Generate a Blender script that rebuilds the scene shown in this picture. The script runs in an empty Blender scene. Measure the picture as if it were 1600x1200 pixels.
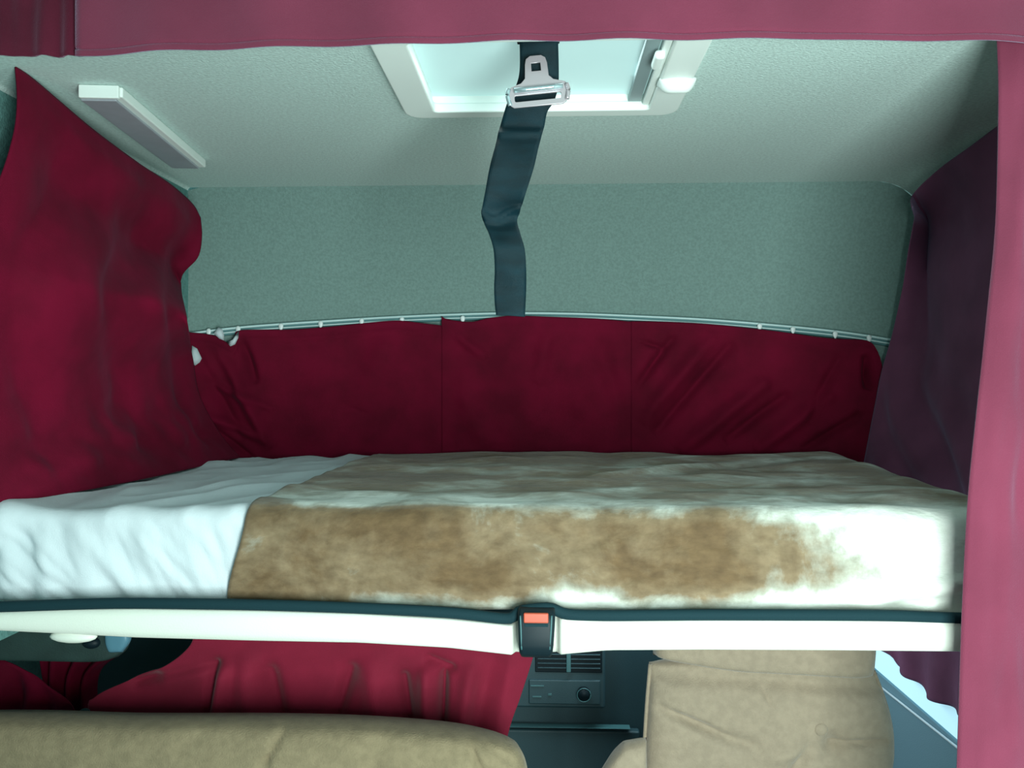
import bpy, bmesh, math, random
from mathutils import Vector, Matrix, noise

random.seed(4)
S = bpy.context.scene
COL = S.collection
PI = math.pi

# ---------------------------------------------------------------- camera
F = 1300.0                      # focal length in pixels of the 1600 px wide frame
CZ = 1.6                        # eye height above the living-area floor
cam_data = bpy.data.cameras.new('camera')
cam_data.sensor_width = 36.0
cam_data.lens = 36.0 * F / 1600.0
cam_data.clip_start = 0.02
cam = bpy.data.objects.new('camera', cam_data)
COL.objects.link(cam)
cam.location = (0, 0, CZ)
cam.rotation_euler = (math.radians(90 - 0.22), 0, math.radians(2.2))
S.camera = cam
CM = cam.rotation_euler.to_matrix()

# ---------------------------------------------------------------- world, lights, exposure
w = bpy.data.worlds.new('world'); S.world = w; w.use_nodes = True
bg = w.node_tree.nodes['Background']
bg.inputs[0].default_value = (0.56, 0.86, 0.90, 1)
bg.inputs[1].default_value = 0.30

def area(name, loc, target, sx, sy, power, color):
    d = bpy.data.lights.new(name, 'AREA'); d.shape = 'RECTANGLE'; d.size = sx; d.size_y = sy
    d.energy = power; d.color = color
    o = bpy.data.objects.new(name, d); COL.objects.link(o); o.location = loc
    o.rotation_euler = (Vector(target) - Vector(loc)).to_track_quat('-Z', 'Y').to_euler()
    return o
# assumed daylight: area light added behind the viewer on the right, no opening built
area('assumed_rear_light', (0.36, -0.20, 1.20), (0.42, 1.27, 1.26), 0.5, 0.8, 21, (0.84, 1.0, 0.96))
# fill light added under the bunk to brighten the door card and dashboard
area('cab_fill', (0.25, 2.33, 1.13), (0.45, 2.0, 0.4), 0.9, 0.10, 2.2, (0.75, 0.95, 1.0))
# daylight falling in through the roof vent
area('roof_vent_daylight', (-0.005, 1.35, 2.11), (-0.005, 1.40, 1.0), 0.34, 0.26, 0.35, (0.80, 1.0, 1.0))

S.view_settings.view_transform = 'Standard'
S.view_settings.look = 'None'
S.view_settings.exposure = 1.15
S.view_settings.gamma = 1.0
S.view_settings.use_curve_mapping = False

# ---------------------------------------------------------------- helpers
def at(px, py, Y):
    """world point seen at photo pixel (px, py) at distance Y along the vehicle"""
    d = CM @ Vector(((px - 800) / F, (600 - py) / F, -1.0))
    return Vector((0, 0, CZ)) + d * (Y / d.y)

def link(name, me, mats, parent=None, smooth=True):
    o = bpy.data.objects.new(name, me); COL.objects.link(o)
    for m in (mats if isinstance(mats, (list, tuple)) else [mats]): me.materials.append(m)
    if smooth:
        for p in me.polygons: p.use_smooth = True
    if parent: o.parent = parent
    return o

def mesh(name, verts, faces, mat, parent=None, smooth=True, uvs=None):
    me = bpy.data.meshes.new(name)
    me.from_pydata([tuple(v) for v in verts], [], faces)
    me.update()
    if uvs:
        l = me.uv_layers.new(name='UVMap')
        for lp in me.loops: l.data[lp.index].uv = uvs[lp.vertex_index]
    return link(name, me, mat, parent, smooth)

def tag(o, label=None, cat=None, group=None, kind=None):
    if label: o['label'] = label
    if cat: o['category'] = cat
    if group: o['group'] = group
    if kind: o['kind'] = kind
    return o

def thing(name, label, cat, loc, group=None):
    o = bpy.data.objects.new(name, None); o.empty_display_size = 0.05
    COL.objects.link(o); o.location = loc
    return tag(o, label, cat, group)

def part(o, parent):
    """keep the world place of a mesh built in world coordinates"""
    o.parent = parent
    def W(q):
        return Matrix.Translation(q.location) if q.parent is None else W(q.parent) @ q.matrix_parent_inverse @ Matrix.Translation(q.location)
    o.matrix_parent_inverse = W(parent).inverted()
    return o

def solidify(o, t, offset=0.0):
    m = o.modifiers.new('thickness', 'SOLIDIFY'); m.thickness = t; m.offset = offset
    return o

def bevel(o, w_, seg=3):
    m = o.modifiers.new('bevel', 'BEVEL'); m.width = w_; m.segments = seg; m.limit_method = 'ANGLE'
    m.angle_limit = math.radians(35)
    return o

def box_bm(bm, c, s, rot=None):
    vs = []
    for i in (-.5, .5):
        for j in (-.5, .5):
            for k in (-.5, .5):
                v = Vector((i * s[0], j * s[1], k * s[2]))
                if rot: v = rot @ v
                vs.append(bm.verts.new(Vector(c) + v))
    for f in ((0, 1, 3, 2), (4, 6, 7, 5), (0, 4, 5, 1), (2, 3, 7, 6), (0, 2, 6, 4), (1, 5, 7, 3)):
        bm.faces.new([vs[i] for i in f])

def box(name, c, s, mat, parent=None, rot=None, bev=0.0, seg=3):
    bm = bmesh.new(); box_bm(bm, c, s, rot)
    bmesh.ops.recalc_face_normals(bm, faces=bm.faces)
    me = bpy.data.meshes.new(name); bm.to_mesh(me); bm.free()
    o = link(name, me, mat, smooth=False)
    if parent: part(o, parent)
    if bev:
        bevel(o, bev, seg)
        for p in me.polygons: p.use_smooth = True
        wn = o.modifiers.new('wn', 'WEIGHTED_NORMAL'); wn.keep_sharp = False
    return o

def resample(pl, n):
    """smooth (Catmull-Rom) resample of a list of points at n+1 even steps"""
    P = [Vector(p) for p in pl]
    if len(P) == 2: return [P[0].lerp(P[1], i / n) for i in range(n + 1)]
    Q = [P[0] * 2 - P[1]] + P + [P[-1] * 2 - P[-2]]
    dense = []
    for i in range(1, len(Q) - 2):
        for k in range(16):
            t = k / 16
            a, b, c, d = Q[i - 1], Q[i], Q[i + 1], Q[i + 2]
            dense.append(0.5 * ((2 * b) + (c - a) * t + (2 * a - 5 * b + 4 * c - d) * t * t + (-a + 3 * b - 3 * c + d) * t ** 3))
    dense.append(P[-1])
    L = [0]
    for i in range(1, len(dense)): L.append(L[-1] + (dense[i] - dense[i - 1]).length)
    out = []; j = 0
    for i in range(n + 1):
        s = L[-1] * i / n
        while j < len(L) - 2 and L[j + 1] < s: j += 1
        t = (s - L[j]) / max(1e-9, L[j + 1] - L[j])
        out.append(dense[j].lerp(dense[j + 1], min(1, max(0, t))))
    return out

def coons(top, bottom, left, right, nu, nv):
    T = resample(top, nu); B = resample(bottom, nu); Lf = resample(left, nv); R = resample(right, nv)
    g = []
    for j in range(nv + 1):
        v = j / nv; row = []
        for i in range(nu + 1):
            u = i / nu
            p = (1 - v) * T[i] + v * B[i] + (1 - u) * Lf[j] + u * R[j] \
                - ((1 - u) * (1 - v) * T[0] + u * (1 - v) * T[-1] + (1 - u) * v * B[0] + u * v * B[-1])
            row.append(p)
        g.append(row)
    return g

def grid_mesh(name, g, mat, parent=None, uv=None):
    nv = len(g) - 1; nu = len(g[0]) - 1
    verts = [p for r in g for p in r]
    faces = [(j * (nu + 1) + i, (j + 1) * (nu + 1) + i, (j + 1) * (nu + 1) + i + 1, j * (nu + 1) + i + 1)
             for j in range(nv) for i in range(nu)]
    uvs = uv if uv else [(i / nu, 1 - j / nv) for j in range(nv + 1) for i in range(nu + 1)]
    return mesh(name, verts, faces, mat, parent, True, uvs)

def nz(x, y, z=0.0): return noise.noise(Vector((x, y, z)))
def sstep(a, b, x):
    t = min(1, max(0, (x - a) / (b - a))); return t * t * (3 - 2 * t)

def segd(px, py, ax, ay, bx, by):
    vx, vy = bx - ax, by - ay
    t = max(0, min(1, ((px - ax) * vx + (py - ay) * vy) / (vx * vx + vy * vy)))
    return math.hypot(px - ax - t * vx, py - ay - t * vy), t

def tube(name, pts, r, mat, parent=None, seg=8, flat=1.0, n=None, up=Vector((0, 0, 1))):
    P = resample(pts, n or max(2, (len(pts) - 1) * 6))
    verts = []; faces = []
    for i, p in enumerate(P):
        t = (P[min(i + 1, len(P) - 1)] - P[max(i - 1, 0)]).normalized()
        a = t.cross(up)
        a = a.normalized() if a.length > 1e-4 else Vector((1, 0, 0))
        b = a.cross(t).normalized()
        for k in range(seg):
            an = 2 * PI * k / seg
            verts.append(p + a * (r * flat * math.cos(an)) + b * (r * math.sin(an)))
    for i in range(len(P) - 1):
        for k in range(seg):
            faces.append((i * seg + k, i * seg + (k + 1) % seg, (i + 1) * seg + (k + 1) % seg, (i + 1) * seg + k))
    faces.append(tuple(range(seg))[::-1]); faces.append(tuple((len(P) - 1) * seg + k for k in range(seg)))
    o = mesh(name, verts, faces, mat)
    if parent: part(o, parent)
    return o

def plate(name, outlines, thick, origin, ax, ay, mat, parent=None, bev=0.0):
    """flat plate with holes: outlines in metres on axes ax, ay about origin"""
    cu = bpy.data.curves.new(name, 'CURVE'); cu.dimensions = '2D'; cu.fill_mode = 'BOTH'
    cu.extrude = thick / 2; cu.bevel_depth = bev
    for ol in outlines:
        sp = cu.splines.new('POLY'); sp.points.add(len(ol) - 1); sp.use_cyclic_u = True
        for q, (x, y) in zip(sp.points, ol): q.co = (x, y, 0, 1)
    tmp = bpy.data.objects.new('tmp', cu); COL.objects.link(tmp)
    dg = bpy.context.evaluated_depsgraph_get()
    me = bpy.data.meshes.new_from_object(tmp.evaluated_get(dg))
    bpy.data.objects.remove(tmp); bpy.data.curves.remove(cu)
    ax = Vector(ax).normalized(); ay = Vector(ay).normalized(); az = ax.cross(ay)
    M = Matrix((ax, ay, az)).transposed()
    for v in me.vertices: v.co = Vector(origin) + M @ v.co
    me.materials.clear()
    o = link(name, me, mat, smooth=False)
    if parent: part(o, parent)
    return o

def rrect(cx, cy, w_, h, r, seg=5):
    out = []
    for sx, sy, a0 in ((1, 1, 0), (-1, 1, 90), (-1, -1, 180), (1, -1, 270)):
        for k in range(seg + 1):
            a = math.radians(a0 + 90 * k / seg)
            out.append((cx + sx * (w_ / 2 - r) + r * math.cos(a), cy + sy * (h / 2 - r) + r * math.sin(a)))
    return out

# ---------------------------------------------------------------- materials
def mat(name, col, rough=0.7, metal=0.0, sheen=0.0, sheen_tint=(1, 1, 1), spec=0.5, var=0.0, vscale=8.0,
        bump=0.0, bscale=300.0, emis=None, estr=0.0, col2=None, vdetail=4.0, stretch=(1, 1, 1), lump=0.0, lscale=12):
    m = bpy.data.materials.new(name); m.use_nodes = True
    nt = m.node_tree; b = nt.nodes['Principled BSDF']; L = nt.links.new
    b.inputs['Base Color'].default_value = (*col, 1)
    b.inputs['Roughness'].default_value = rough
    b.inputs['Metallic'].default_value = metal
    b.inputs['Specular IOR Level'].default_value = spec
    b.inputs['Sheen Weight'].default_value = sheen
    b.inputs['Sheen Roughness'].default_value = 0.45
    b.inputs['Sheen Tint'].default_value = (*sheen_tint, 1)
    tc = nt.nodes.new('ShaderNodeTexCoord'); mp = nt.nodes.new('ShaderNodeMapping')
    mp.inputs['Scale'].default_value = stretch
    L(tc.outputs['Object'], mp.inputs['Vector'])
    if var or col2:
        n = nt.nodes.new('ShaderNodeTexNoise'); n.inputs['Scale'].default_value = vscale
        n.inputs['Detail'].default_value = vdetail
        L(mp.outputs[0], n.inputs['Vector'])
        r = nt.nodes.new('ShaderNodeValToRGB')
        c2 = col2 if col2 else tuple(min(1, c * (1 + var)) for c in col)
        c1 = col if col2 else tuple(c * (1 - var) for c in col)
        r.color_ramp.elements[0].position = 0.35; r.color_ramp.elements[1].position = 0.65
        r.color_ramp.elements[0].color = (*c1, 1); r.color_ramp.elements[1].color = (*c2, 1)
        L(n.outputs['Fac'], r.inputs[0]); L(r.outputs[0], b.inputs['Base Color'])
    if bump or lump:
        n2 = nt.nodes.new('ShaderNodeTexNoise'); n2.inputs['Scale'].default_value = bscale; n2.inputs['Detail'].default_value = 2
        L(mp.outputs[0], n2.inputs['Vector'])
        bp = nt.nodes.new('ShaderNodeBump'); bp.inputs['Strength'].default_value = bump; bp.inputs['Distance'].default_value = 0.002
        L(n2.outputs['Fac'], bp.inputs['Height'])
        if lump:
            n3 = nt.nodes.new('ShaderNodeTexNoise'); n3.inputs['Scale'].default_value = lscale; n3.inputs['Detail'].default_value = 3
            L(tc.outputs['Object'], n3.inputs['Vector'])
            b2 = nt.nodes.new('ShaderNodeBump'); b2.inputs['Strength'].default_value = lump; b2.inputs['Distance'].default_value = 0.02
            L(n3.outputs['Fac'], b2.inputs['Height']); L(bp.outputs[0], b2.inputs['Normal'])
            L(b2.outputs[0], b.inputs['Normal'])
        else:
            L(bp.outputs[0], b.inputs['Normal'])
    if emis:
        b.inputs['Emission Color'].default_value = (*emis, 1); b.inputs['Emission Strength'].default_value = estr
    return m

RED = (0.128, 0.0012, 0.017)
M = {}
M['curtain'] = mat('burgundy_velvet', RED, 0.85, sheen=0.05, sheen_tint=(0.75, 0.30, 0.52), var=0.22, vscale=9, bump=0.35, bscale=700, spec=0.15, lump=0.12, lscale=16)
M['near_curtain'] = mat('burgundy_velvet_lit', (0.175, 0.030, 0.060), 0.85, sheen=0.6, sheen_tint=(0.68, 0.62, 0.85), var=0.10, vscale=7, bump=0.35, bscale=700, spec=0.15, lump=0.08, lscale=9)  # same velvet; light and glare put into a paler base and sheen
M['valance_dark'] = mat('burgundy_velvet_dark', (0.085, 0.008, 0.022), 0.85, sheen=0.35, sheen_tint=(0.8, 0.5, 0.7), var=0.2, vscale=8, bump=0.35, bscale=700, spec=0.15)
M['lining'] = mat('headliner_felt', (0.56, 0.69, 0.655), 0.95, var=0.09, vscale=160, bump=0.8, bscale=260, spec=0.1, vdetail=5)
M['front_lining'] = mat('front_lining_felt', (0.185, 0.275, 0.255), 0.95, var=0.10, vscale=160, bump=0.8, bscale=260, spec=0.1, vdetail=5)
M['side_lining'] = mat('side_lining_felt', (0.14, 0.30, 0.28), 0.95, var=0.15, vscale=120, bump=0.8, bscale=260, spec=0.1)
M['white_plastic'] = mat('white_plastic', (0.86, 0.92, 0.88), 0.4)
M['grey_plastic'] = mat('grey_plastic', (0.25, 0.32, 0.33), 0.5)
M['lamp_cover'] = mat('frosted_lamp_cover', (0.36, 0.38, 0.42), 0.35, var=0.05, vscale=20)
M['pane'] = mat('roof_vent_pane', (0.42, 0.56, 0.56), 0.5, emis=(0.62, 0.98, 0.95), estr=0.17, var=0.03, vscale=4)
M['daylight'] = mat('window_daylight', (0.5, 0.7, 0.8), 0.3, emis=(0.48, 0.84, 0.98), estr=0.36)
M['webbing'] = mat('dark_webbing', (0.002, 0.018, 0.026), 0.5, var=0.25, vscale=20, bump=0.5, bscale=800, stretch=(1, 1, 3), spec=0.25)
M['steel'] = mat('bright_steel', (0.50, 0.44, 0.47), 0.35, 0.5)
M['steel_blue'] = mat('bright_steel_bar', (0.55, 0.68, 0.72), 0.15, 0.7)
M['cab_curtain'] = mat('cab_curtain_red', (0.215, 0.010, 0.032), 0.8, sheen=0.15, var=0.15, vscale=8, bump=0.3, bscale=700, spec=0.2)  # brighter red base than the bunk curtains
M['hazed_curtain'] = mat('hazed_burgundy_velvet', (0.190, 0.060, 0.120), 0.85, sheen=0.3, sheen_tint=(0.60, 0.55, 0.85), var=0.15, vscale=8, bump=0.35, bscale=700, spec=0.15, lump=0.1, lscale=12)  # same velvet with the lens haze of the right side mixed into its colour
M['rail'] = mat('pale_curtain_rail', (0.45, 0.62, 0.62), 0.35, spec=0.7)
M['rail_band'] = mat('rail_backing', (0.10, 0.25, 0.26), 0.6)
M['glider'] = mat('white_nylon', (0.80, 0.86, 0.86), 0.4)
M['sheet'] = mat('white_cotton', (0.62, 0.68, 0.72), 0.85, bump=0.25, bscale=500, spec=0.2, lump=0.15, lscale=14)
M['board'] = mat('cream_vinyl', (0.74, 0.76, 0.68), 0.45, bump=0.15, bscale=400)
M['piping'] = mat('dark_edge_trim', (0.006, 0.028, 0.036), 0.8, spec=0.2, bump=0.2, bscale=400)
M['black'] = mat('black_plastic', (0.005, 0.014, 0.019), 0.5, spec=0.2)
M['orange'] = mat('orange_button', (0.48, 0.075, 0.035), 0.5)
M['seat'] = mat('beige_corduroy', (0.37, 0.295, 0.215), 0.9, var=0.07, vscale=60, bump=0.6, bscale=350, spec=0.2, sheen=0.3, lump=0.15, lscale=10)
M['bench'] = mat('tan_corduroy', (0.26, 0.205, 0.125), 0.9, var=0.10, vscale=60, bump=0.6, bscale=350, spec=0.2, sheen=0.15, lump=0.2, lscale=8)
M['dash'] = mat('dark_teal_plastic', (0.022, 0.060, 0.072), 0.55, bump=0.3, bscale=500)
M['dash_light'] = mat('worn_teal_plastic', (0.05, 0.14, 0.15), 0.4)
M['door'] = mat('blue_grey_door_card', (0.19, 0.33, 0.40), 0.7, bump=0.3, bscale=400)
M['chrome'] = mat('chrome_strip', (0.85, 0.95, 1.0), 0.3, 0.0, emis=None)
M['visor'] = mat('dark_green_vinyl', (0.018, 0.040, 0.036), 0.6, bump=0.3, bscale=400, var=0.2, vscale=20)
M['visor_tip'] = mat('pale_blue_plastic', (0.10, 0.24, 0.32), 0.4)
M['floor'] = mat('dark_carpet', (0.03, 0.04, 0.045), 0.95, bump=0.5)

# plush blanket: brown and cream fur-print blotches, with some light painted in, laid out on UV (u = along the bed, v = across it, metres)
def blanket_mat():
    m = bpy.data.materials.new('plush_blanket'); m.use_nodes = True
    nt = m.node_tree; b = nt.nodes['Principled BSDF']; L = nt.links.new
    b.inputs['Roughness'].default_value = 0.75; b.inputs['Sheen Weight'].default_value = 0.35
    b.inputs['Sheen Roughness'].default_value = 0.4; b.inputs['Specular IOR Level'].default_value = 0.2
    uv = nt.nodes.new('ShaderNodeTexCoord')
    at_ = nt.nodes.new('ShaderNodeAttribute'); at_.attribute_name = 'cream'
    mp = nt.nodes.new('ShaderNodeMapping'); mp.inputs['Scale'].default_value = (1.0, 1.0, 1)
    L(uv.outputs['UV'], mp.inputs['Vector'])
    n = nt.nodes.new('ShaderNodeTexNoise'); n.inputs['Scale'].default_value = 6.5; n.inputs['Detail'].default_value = 7
    n.inputs['Roughness'].default_value = 0.62; n.inputs['Distortion'].default_value = 0.35
    L(mp.outputs[0], n.inputs['Vector'])
    add = nt.nodes.new('ShaderNodeMath'); add.operation = 'ADD'
    L(n.outputs['Fac'], add.inputs[0]); L(at_.outputs['Fac'], add.inputs[1])
    r = nt.nodes.new('ShaderNodeValToRGB'); e = r.color_ramp.elements
    e[0].position = 0.40; e[0].color = (0.128, 0.078, 0.038, 1)
    e[1].position = 0.82; e[1].color = (0.70, 0.72, 0.66, 1)
    x = e.new(0.58); x.color = (0.205, 0.145, 0.086, 1)
    x = e.new(0.70); x.color = (0.36, 0.35, 0.29, 1)
    L(add.outputs[0], r.inputs[0])
    n2 = nt.nodes.new('ShaderNodeTexNoise'); n2.inputs['Scale'].default_value = 45; n2.inputs['Detail'].default_value = 5
    mp2 = nt.nodes.new('ShaderNodeMapping'); mp2.inputs['Scale'].default_value = (1, 1.6, 1)
    L(uv.outputs['UV'], mp2.inputs['Vector']); L(mp2.outputs[0], n2.inputs['Vector'])
    mx = nt.nodes.new('ShaderNodeMix'); mx.data_type = 'RGBA'; mx.blend_type = 'SOFT_LIGHT'; mx.inputs[0].default_value = 0.8
    L(r.outputs[0], mx.inputs[6]); L(n2.outputs['Color'], mx.inputs[7])
    g = nt.nodes.new('ShaderNodeRGBToBW'); L(n2.outputs['Color'], g.inputs[0]); L(g.outputs[0], mx.inputs[7])
    L(mx.outputs[2], b.inputs['Base Color'])
    bp = nt.nodes.new('ShaderNodeBump'); bp.inputs['Strength'].default_value = 0.5; bp.inputs['Distance'].default_value = 0.006
    L(n2.outputs['Fac'], bp.inputs['Height']); L(bp.outputs[0], b.inputs['Normal'])
    return m
M['blanket'] = blanket_mat()

# ---------------------------------------------------------------- the shell
CEIL = CZ + 0.50
XL, XR = -0.92, 0.96
YC = 2.12                       # where the flat ceiling turns into the sloping nose
# roof vent opening in the ceiling
VX0, VX1, VY0, VY1 = -0.205, 0.195, 1.18, 1.500
def ceil_z(x):
    r = 0.13; d = x - (XR - r)
    z = CEIL
    if d > 0: z -= r - math.sqrt(max(0, r * r - d * d))
    r = 0.008; d = (XL + r) - x
    if d > 0: z -= r - math.sqrt(max(0, r * r - d * d))
    return z
xs = [XL + 0.008 * (1 - math.cos(k / 6 * PI / 2)) for k in range(7)] + [-0.6, -0.4, VX0, VX1, 0.4, 0.6] \
     + [XR - 0.13 + 0.13 * math.sin(k / 10 * PI / 2) for k in range(11)]
ys = [1.158, VY0, VY1, 1.7, 1.9, 2.0, YC]
verts = [Vector((x, y, ceil_z(x))) for y in ys for x in xs]
faces = []
nx = len(xs)
for j in range(len(ys) - 1):
    for i in range(nx - 1):
        if ys[j] == VY0 and xs[i] == VX0: continue
        faces.append((j * nx + i, j * nx + i + 1, (j + 1) * nx + i + 1, (j + 1) * nx + i))
c = mesh('ceiling', verts, faces, M['lining']); tag(c, kind='structure')

def Yb(x):                      # plan of the rounded nose at rail height
    return 2.30 - 0.17 * min(1.3, abs((x - 0.03) / 0.92)) ** 2.4
RAILPX = [(210, 545), (290, 524), (370, 513), (450, 506.5), (520, 502), (600, 497), (700, 492.5), (800, 490), (900, 491), (1000, 495),
          (1100, 500), (1200, 508), (1300, 518), (1380, 530), (1430, 541), (1490, 560)]
def px_on_nose(px, py, off=0.0):
    Y = 2.2
    for _ in range(12):
        p = at(px, py, Y); Y = Yb(p.x) - off
    return at(px, py, Y)
rail_line = resample([px_on_nose(*q) for q in RAILPX], 60)
g = []
top = [Vector((XL + (XR - XL) * i / 60, YC, ceil_z(XL + (XR - XL) * i / 60))) for i in range(61)]
for j in range(13):
    t = j / 12
    g.append([top[i].lerp(rail_line[i], t) + Vector((0, 0.018, 0.012)) * math.sin(t * PI) for i in range(61)])
for zz in (1.5, 1.3, 1.14):
    g.append([Vector((p.x, p.y + 0.02, zz)) for p in rail_line])
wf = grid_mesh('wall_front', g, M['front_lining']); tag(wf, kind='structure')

def slab(name, x0, x1, y0, y1, z0, z1, m):
    return tag(box(name, ((x0 + x1) / 2, (y0 + y1) / 2, (z0 + z1) / 2), (x1 - x0, y1 - y0, z1 - z0), m), kind='structure')
CH = 2.32                       # ceiling of the living area, higher than the bunk
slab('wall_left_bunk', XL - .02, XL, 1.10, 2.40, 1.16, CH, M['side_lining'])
slab('wall_right_bunk', XR, XR + .02, 1.10, 2.40, 1.16, CH, M['lining'])
slab('wall_left', -1.54, -1.52, -1.2, 3.2, 0, CH, M['side_lining'])
slab('wall_right', XR + .03, XR + .05, -1.2, 3.2, 0, CH, M['lining'])
slab('wall_left_bulkhead', -1.52, XL - .02, 1.10, 1.12, 1.16, CH, M['side_lining'])
slab('wall_above_bunk', XL - .02, XR + .02, 1.148, 1.158, CEIL + .002, CH, M['lining'])
slab('ceiling_living', -1.54, XR + .05, -1.2, 1.158, CH, CH + .02, M['lining'])
slab('floor', -1.54, XR + .05, -1.2, 3.2, -.02, 0, M['floor'])
slab('wall_front_cab', -1.52, XR + .03, 3.15, 3.19, 0, 1.16, M['dash'])
slab('trim_1', -1.52, XR + .03, 2.42, 3.19, 1.16, 1.18, M['visor'])       # underside of the nose over the cab
slab('trim_2', -1.52, XL - .02, 1.12, 2.42, 1.16, 1.18, M['visor'])
M['rubber'] = M['black']

# ---------------------------------------------------------------- roof vent
rv = thing('roof_vent', 'white framed roof vent with pale blind, set in the felt ceiling', 'roof vent', (0, 1.3, CEIL))
ocx, ocy = (-0.246 + 0.234) / 2, 1.3425
plate('frame', [rrect(ocx, ocy, 0.484, 0.359, 0.030), rrect((VX0 + VX1) / 2, (VY0 + VY1) / 2, VX1 - VX0 - 0.01, VY1 - VY0 - 0.01, 0.012)],
      0.010, (0, 0, CEIL - 0.009), (1, 0, 0), (0, 1, 0), M['white_plastic'], rv, bev=0.0035)
vs = []; H2 = 0.06
for z in (CEIL - 0.004, CEIL + H2):
    k = 0.0 if z < CEIL else 0.006
    vs += [Vector((VX0 + .002 + k, VY0 + .002 + k, z)), Vector((VX1 - .002 - k, VY0 + .002 + k, z)), Vector((VX1 - .002 - k, VY1 - .002 - k, z)), Vector((VX0 + .002 + k, VY1 - .002 - k, z))]
part(solidify(mesh('reveal', vs, [(0, 1, 5, 4), (1, 2, 6, 5), (2, 3, 7, 6), (3, 0, 4, 7)], M['white_plastic'], smooth=False), 0.003), rv)
box('pane', ((VX0 + VX1) / 2, (VY0 + VY1) / 2, CEIL + 0.014), (VX1 - VX0 - .01, VY1 - VY0 - .01, 0.003), M['pane'], rv)
tag(box('blind_rail', (VX1 - 0.034, (VY0 + VY1) / 2, CEIL + 0.004), (0.022, VY1 - VY0 - 0.012, 0.012), M['grey_plastic'], rv, bev=0.002), 'grey side rail of the blind')
box('blind_channel', (VX1 - 0.014, (VY0 + VY1) / 2, CEIL - 0.002), (0.013, VY1 - VY0 - 0.02, 0.016), M['white_plastic'], rv, bev=0.003)
p = at(1008, 82, 1.27)
lt = box('latch', (VX1 - 0.022, 1.27, CEIL - 0.014), (0.016, 0.05, 0.014), M['white_plastic'], rv, bev=0.005)
# rounded grip on the right frame bar
gv = []
for j in range(9):
    for i in range(17):
        u = i / 16 * 2 - 1; v = j / 8
        gv.append(Vector((0.215 + 0.030 * u, 1.345 + 0.035 * v - 0.010 * (1 - u * u), CEIL - 0.015 - 0.020 * math.sin(v * PI) ** 0.6 * (1 - abs(u) ** 4))))
part(solidify(mesh('grip', gv, [(j * 17 + i, j * 17 + i + 1, (j + 1) * 17 + i + 1, (j + 1) * 17 + i) for j in range(8) for i in range(16)], M['white_plastic']), 0.002), rv)
tube('screw', [(-0.226, 1.36, CEIL - 0.0135), (-0.226, 1.36, CEIL - 0.0165)], 0.005, M['glider'], rv, 12, n=2, up=Vector((0, 1, 0)))

# ---------------------------------------------------------------- ceiling lamp
cl = thing('ceiling_lamp', 'long slim grey ceiling lamp with pale edge beside left curtain', 'ceiling lamp', (-0.73, 1.55, CEIL))
pn = Vector((-0.752, 1.385, 0)); pf = Vector((-0.800, 1.85, 0)); ax_ = (pf - pn).normalized()
rot = Matrix.Rotation(math.atan2(-ax_.x, ax_.y), 3, 'Z')
mid = (pn + pf) / 2; ln = (pf - pn).length
box('housing', (mid.x, mid.y, CEIL - 0.0095), (0.074, ln, 0.018), M['white_plastic'], cl, rot, 0.003)
q = rot @ Vector((-0.006, 0, 0))
tag(box('diffuser', (mid.x + q.x, mid.y, CEIL - 0.0205), (0.060, ln - 0.012, 0.005), M['lamp_cover'], cl, rot, 0.003), 'grey translucent diffuser')
q = rot @ Vector((0, -ln / 2 - 0.004, 0))
box('end_cap', (mid.x + q.x, mid.y + q.y, CEIL - 0.0115), (0.066, 0.008, 0.022), M['white_plastic'], cl, rot, 0.002)

# ---------------------------------------------------------------- curtain rail and gliders
cr = thing('curtain_rail', 'thin pale curved curtain rail along the front wall above the red curtains', 'curtain rail', rail_line[30])
def off(pts, dy, dz): return [p + Vector((0, dy, dz)) for p in pts]
tag(tube('backing_strip', off(rail_line, -0.004, -0.006), 0.011, M['rail_band'], cr, 8, 0.35, n=120), 'dark teal backing strip')
tube('track', off(rail_line, -0.014, 0.0), 0.0035, M['rail'], cr, 8, 1.0, n=120)
tube('lip', off(rail_line, -0.014, -0.010), 0.0022, M['rail'], cr, 8, 1.0, n=120)
GL = [(326, 517), (343, 521), (372, 513), (439, 509), (501, 505), (565, 501), (628, 499), (723, 497), (1187, 509), (1239, 514), (1305, 521), (1358, 527)]
names = ['leftmost, in the dark corner by left curtain', 'second from left, over the torn pale header tape', 'third from left, where the curtain edge hangs free',
         'fourth from the left end', 'fifth from the left end', 'sixth from the left end', 'seventh from the left end', 'eighth from left, just left of the hanging belt',
         'fourth from the right end', 'third from the right end', 'second from the right end', 'rightmost, over the rounded curtain corner']
gl0 = None
for (px, py), nm in zip(GL, names):
    p = px_on_nose(px, py, 0.019)
    if gl0 is None:
        bm = bmesh.new(); bmesh.ops.create_uvsphere(bm, u_segments=12, v_segments=8, radius=0.0065)
        for v in bm.verts:
            if v.co.z < 0: v.co.z *= 2.4; v.co.x *= 0.6 if v.co.z < -0.006 else 1; 
            v.co.y *= 0.6
        me = bpy.data.meshes.new('curtain_glider'); bm.to_mesh(me); bm.free()
        gl0 = link('curtain_glider', me, M['glider']); o = gl0
    else:
        o = gl0.copy(); COL.objects.link(o)
    o.location = p
    tag(o, 'small white curtain glider on front rail, ' + nm, 'curtain glider', 'curtain gliders on the front rail')

# ---------------------------------------------------------------- curtains
def curtain(name, top, bottom, left, right, nu, nv, disp, label, m='curtain', thick=0.003, hem=None):
    g = coons(top, bottom, left, right, nu, nv)
    for j in range(nv + 1):
        for i in range(nu + 1):
            g[j][i] = g[j][i] + disp(i / nu, j / nv, g[j][i])
    o = grid_mesh(name, g, M[m]); solidify(o, thick)
    tag(o, label, 'curtain')
    return o, g

ZT_ = CZ - 0.205
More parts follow.
